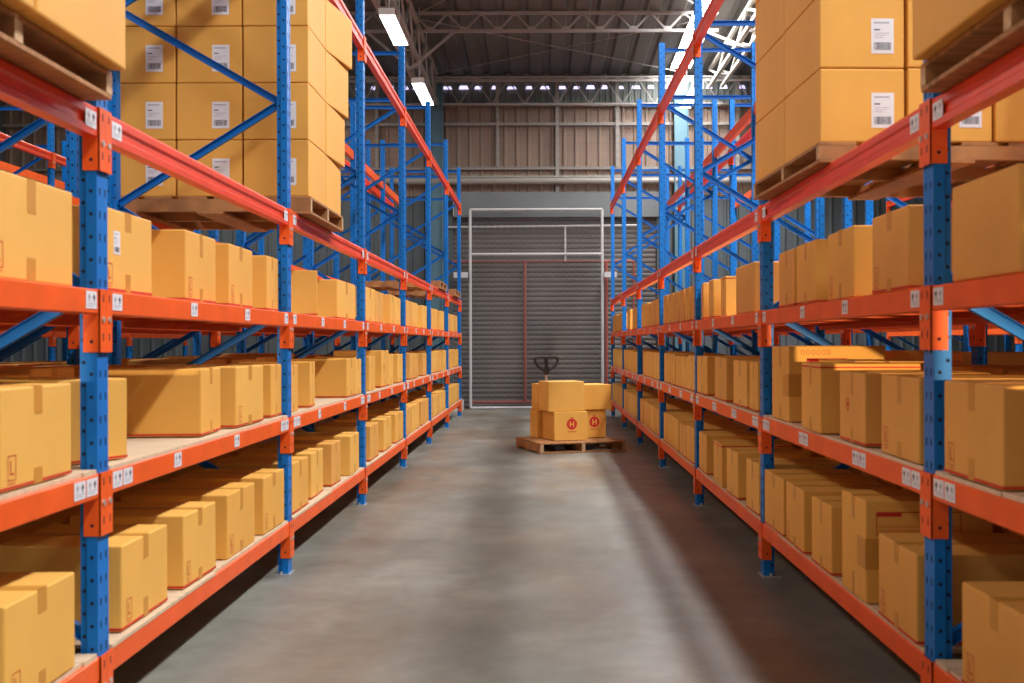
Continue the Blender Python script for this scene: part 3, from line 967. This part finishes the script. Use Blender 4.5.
# open carton flaps lying on the rear cartons
def flap(loc, rz, tilt, label):
    m = MB(); m.box(-0.24, 0.24, -0.16, 0.16, 0, 0.004); m.box(-0.24, 0.24, 0.16, 0.165, 0.0, 0.004)
    m.box(-0.10, 0.24, -0.20, -0.16, 0, 0.004)
    o = m.build('cardboard_sheet', M['kraft3'], None, loc, rz)
    o.rotation_euler = (math.radians(tilt[0]), math.radians(tilt[1]), rz)
    tag(o, label, 'cardboard')
flap((1.93, 3.20, 1.236), 0.2, (1.0, -1.0), 'dark loose cardboard sheet on cartons right of the nearest right post')
flap((1.60, 5.02, 1.235), 0.1, (0.5, 0.5), 'loose cardboard sheet on the red lined upturned carton')
flap((1.98, 4.02, 0.622), -0.15, (1.0, 0.6), 'loose cardboard sheet on bottom shelf cartons behind the nearest right post')
flap((1.98, 7.02, 0.622), 0.2, (0.8, -0.5), 'loose cardboard sheet on bottom shelf cartons beyond the second right post')

# ------------------------------------------------------------------ pallets and stacks
def pallet_meshes(DX, DY, H_=0.105):
    """bearers run along x (their ends face +-x), boards along y"""
    tb_, bb, st = [], [], []
    n = 6; wv = DX / (n + 1.4)
    b = MB(); b.box(-wv / 2, wv / 2, -DY / 2, DY / 2, 0, 0.016)
    board = bevelled(b.mesh('board', [M['wood']]), 0.002, 1)
    b = MB(); b.box(-DX / 2, DX / 2, -0.022, 0.022, 0.016, H_ - 0.016, 0)
    for sx in (-1, 1):
        b.box(*sorted((sx * DX / 2, sx * (DX / 2 + 0.0015))), -0.022, 0.022, 0.016, H_ - 0.016, 1)
    bearer = b.mesh('bearer', [M['wood'], M['woodend']])
    tops = [(-DX / 2 + wv / 2 + (DX - wv) * i / (n - 1)) for i in range(n)]
    return board, bearer, tops, H_
def pallet(loc, DX, DY, rz, label, H_=0.105, group=None):
    board, bearer, tops, H_ = pallet_meshes(DX, DY, H_)
    o = empty('wooden_pallet', loc, rz, label, 'pallet', group)
    for x in tops: put('top_board', board, o, (x, 0, H_ - 0.016))
    for x in (tops[0], (tops[2] + tops[3]) / 2, tops[-1]): put('bottom_board', board, o, (x, 0, 0.0005))
    for y in (-DY / 2 + 0.022, 0, DY / 2 - 0.022): put('bearer', bearer, o, (0, y, 0))
    return o
BT = 2.0985
RW = ['bottom', 'second', 'third', 'top']
def stack(side, xedge, y0, lays, cols, rows, size, pal, name, vis, xpal, ph=0.105, skew=0.0, lean=0.0):
    """size = (dx across the rack, dy along the aisle, h)"""
    dx, dy, h = size
    dX = 1.2
    pallet((side * (xpal + dX / 2), (pal[0] + pal[1]) / 2, BT), dX, pal[1] - pal[0], side * skew, 'wooden pallet under the %s' % name, ph)
    rnd = random.Random(int(y0 * 10))
    for l in range(lays):
        for c in range(cols):
            for r_ in range(rows):
                if not vis(l, c, r_): continue
                y = y0 + (l + 0.5) * (dy + 0.012) + lean * l * r_ * 0.45
                x = side * (xedge + (c + 0.5) * (dx + 0.010) - skew * (y - y0) - lean * l * r_ * 0.5)
                pos = ['aisle column', 'middle column', 'outer column'][c]
                layer = ['front', 'back'][l]
                o = carton((x + rnd.uniform(-.002, .002), y + rnd.uniform(-.002, .002), BT + ph + 0.002 + r_ * (h + 0.003)), (dx, dy, h), side * skew + side * lean * l * r_ / dy + math.radians(rnd.uniform(-.15, .15)) + (0 if side < 0 else PI),
                           '%s row carton, %s, %s of the %s' % (RW[r_], pos, layer, name), 'cartons of the ' + name, tape=False, line=False, body=0)
                if l == 0:
                    # address label on the face turned to the camera (-y world)
                    e = put('address_label', SLAB_BIG, o)
                    sg = -1 if side < 0 else 1
                    ang = -PI / 2 if side < 0 else PI / 2
                    e.location = (0.085 if side < 0 else -0.115, sg * BW / 2, 0.130)
                    e.rotation_euler = (0, 0, ang)
                    e.scale = (1, 1.0, 0.95)
                # clear tape glint along the lower seam
stack(-1, 1.385, 6.57, 2, 3, 4, (0.388, 0.525, 0.337), (6.56, 7.63), 'labelled load on the left rack', lambda l, c, r_: l == 0 or c == 0, 1.375, lean=0.028)
stack(1, 1.207, 4.77, 2, 3, 4, (0.370, 0.61, 0.320), (4.77, 6.02), 'labelled load on the right rack', lambda l, c, r_: l == 0 or c == 0, 1.18, ph=0.09, skew=0.035)
stack(-1, 1.312, 2.235, 2, 2, 2, (0.55, 0.62, 0.42), (2.25, 3.50), 'big cartons load at top left', lambda l, c, r_: True, 1.365, ph=0.09)
stack(1, 1.140, 2.10, 2, 2, 2, (0.55, 0.64, 0.42), (2.15, 3.43), 'big cartons load at top right', lambda l, c, r_: True, 1.185, ph=0.09)
pallet((-(1.40 + 0.6), 18.45, BT), 1.2, 1.1, 0, 'empty wooden pallet on the far end of the left rack')
pallet((-(1.42 + 0.6), 14.0 + 2.0, BT), 1.2, 1.1, 0, 'empty wooden pallet on the left rack before the last pallet')

# cartons on the racks behind
def bcartons(side, x, z, spans, desc, hh=0.30):
    for n, (y0, y1) in enumerate(spans):
        carton((side * (x + 0.25), (y0 + y1) / 2, z), (0.48, y1 - y0, hh), 0 if side < 0 else PI, '%s carton %s' % (ORD[n], desc), 'cartons on the racks behind', line=False, body=n % 3)
bcartons(-1, XL + RD + 0.22, SHELF[3][1] + 0.003, [(3.9, 4.5), (5.1, 5.7), (5.75, 6.25), (6.5, 7.0), (7.6, 8.2), (9.3, 9.9)], 'on the middle shelf of the rack behind the left rack')
bcartons(1, XR + RD + 0.22, SHELF[2][1] + 0.003, [(5.2, 5.7), (5.72, 6.22), (6.4, 6.9)], 'on the upper shelf of the rack behind the right rack')
bcartons(1, XR + RD + 0.22, SHELF[3][1] + 0.003, [(3.8, 4.4), (4.5, 5.1), (6.6, 7.2), (7.9, 8.5)], 'on the middle shelf of the rack behind the right rack', 0.34)

# ------------------------------------------------------------------ loaded pallet and jack on the floor
FR = math.radians(18)
O0 = Vector((-0.02, 13.1, 0))
U = Vector((math.cos(FR), math.sin(FR), 0)); V = Vector((-math.sin(FR), math.cos(FR), 0))
pc = O0 + U * 0.55 + V * 0.50
# bearers along V: pallet local x -> V
fp = pallet((pc.x, pc.y, 0.001), 1.0, 1.10, FR + PI / 2, 'wooden pallet standing on the floor at the end of the aisle', H_=0.125)
def seal_mesh():
    """red disc with a pale letter H, dots above and a small line of print below, facing -y"""
    m = MB(); n = 28; R = 0.060
    def disc(cx, cz, r0, y, mi):
        vs = [(cx + math.cos(2 * PI * i / n) * r0, y, cz + math.sin(2 * PI * i / n) * r0) for i in range(n)]
        m.add(vs, [tuple(range(n))], mi)
    disc(0, 0, R, -0.0010, 0)
    def q(x0, x1, z0, z1, mi, y=-0.0016): m.add([(x0, y, z0), (x1, y, z0), (x1, y, z1), (x0, y, z1)], [(0, 1, 2, 3)], mi)
    q(-.026, -.013, -.030, .030, 1); q(.013, .026, -.030, .030, 1); q(-.013, .013, -.006, .006, 1)
    disc(0, 0.072, 0.009, -0.0010, 0); disc(-0.018, 0.066, 0.005, -0.0010, 0); disc(0.018, 0.066, 0.005, -0.0010, 0)
    for i in range(6):
        a = -0.048 + i * 0.0168
        q(a, a + 0.0035, -0.090, -0.074, 0); q(a + 0.008, a + 0.0115, -0.090, -0.074, 0); q(a, a + 0.0115, -0.0835, -0.0805, 0)
    return m.mesh('printed_logo', [M['redseal'], M['kraft2']])
SEAL = seal_mesh()
def fbox(u0, u1, v0, v1, z, h, label, seal=False, body=0, yaw=0):
    c = O0 + U * ((u0 + u1) / 2) + V * ((v0 + v1) / 2)
    o = carton((c.x, c.y, z), (u1 - u0, v1 - v0, h), FR + math.radians(yaw), label, 'cartons on the floor pallet', tape=False, line=False, body=body)
    if seal:
        e = put('printed_logo', SEAL, o, (0.01, -BW / 2, 0.17)); e.scale = (1.12 * BD / (u1 - u0), 1, 1.12 * BH / h)
    return o
Z1 = 0.129
fbox(.255, .69, .23, .70, Z1, .352, 'front bottom carton with red H logo on the floor pallet', True, 1)
fbox(.19, .60, .725, 1.01, Z1, .345, 'rear left bottom carton on the floor pallet', False, 0)
fbox(.71, 1.035, .50, .97, Z1, .352, 'right bottom carton with red H logo on the floor pallet', True, 0)
fbox(.20, .66, .26, .70, Z1 + .355, .365, 'front top carton of the floor pallet, largest and plain', False, 1, -2)
fbox(.21, .60, .735, 1.0, Z1 + .348, .33, 'rear left top carton on the floor pallet', False, 0)
fbox(.675, 1.09, .46, .95, Z1 + .355, .315, 'right top carton with pale lid on the floor pallet', False, 0, 2)

# pallet jack behind the pallet, forks inside it
jc = O0 + U * 0.475 + V * 1.13
jack = empty('pallet_jack', (jc.x, jc.y, 0), FR, 'hand pallet jack with black loop handle behind the floor pallet', 'pallet jack')
m = MB()
m.box(-0.20, 0.20, -0.06, 0.02, 0.02, 0.30); m.box(-0.10, 0.10, 0.02, 0.12, 0.10, 0.34)
m.cyl((0, 0.06, 0.10), (0, 0.06, 0.46), 0.055, 14)
m.build('pump_body', M['redpipe'], jack)
for sx in (-1, 1):
    m = MB(); m.box(sx * 0.20 - 0.06, sx * 0.20 + 0.06, -1.05, -0.06, 0.030, 0.075); m.cyl((sx * 0.20 - .03, -0.98, 0.026), (sx * 0.20 + .03, -0.98, 0.026), 0.025, 10)
    m.build('fork', M['black'], jack)
m = MB()
for sx in (-1, 1): m.cyl((sx * 0.05, 0.12, 0.09), (sx * 0.10, 0.12, 0.09), 0.088, 18)
m.build('steering_wheels', M['black'], jack)
hz = P(0, 372, jc.y).z
m = MB(); m.cyl((0, 0.07, 0.42), (0, 0.07, hz + 0.02), 0.018, 10); m.build('stem', M['chrome'], jack)
m = MB()
zt2 = P(0, 357, jc.y).z
pts = [(0, hz), (-.06, hz + .035), (-.125, hz + .085), (-.158, hz + .14), (-.155, hz + .185), (-.125, zt2 - .004), (-.06, zt2), (-.03, zt2 - .004), (0, zt2 - .012)]
for sx in (-1, 1):
    m.tube([Vector((sx * x, 0.07, z)) for x, z in pts], 0.018, 8)
m.cyl((0, 0.07, hz - 0.04), (0, 0.07, zt2 - 0.005), 0.022, 10)
m.box(-0.03, 0.03, 0.045, 0.095, hz - 0.03, hz + 0.06)
m.cyl((-0.055, 0.07, hz + .10), (-0.01, 0.07, hz + .15), 0.008, 6)
m.build('loop_handle', M['black'], jack)
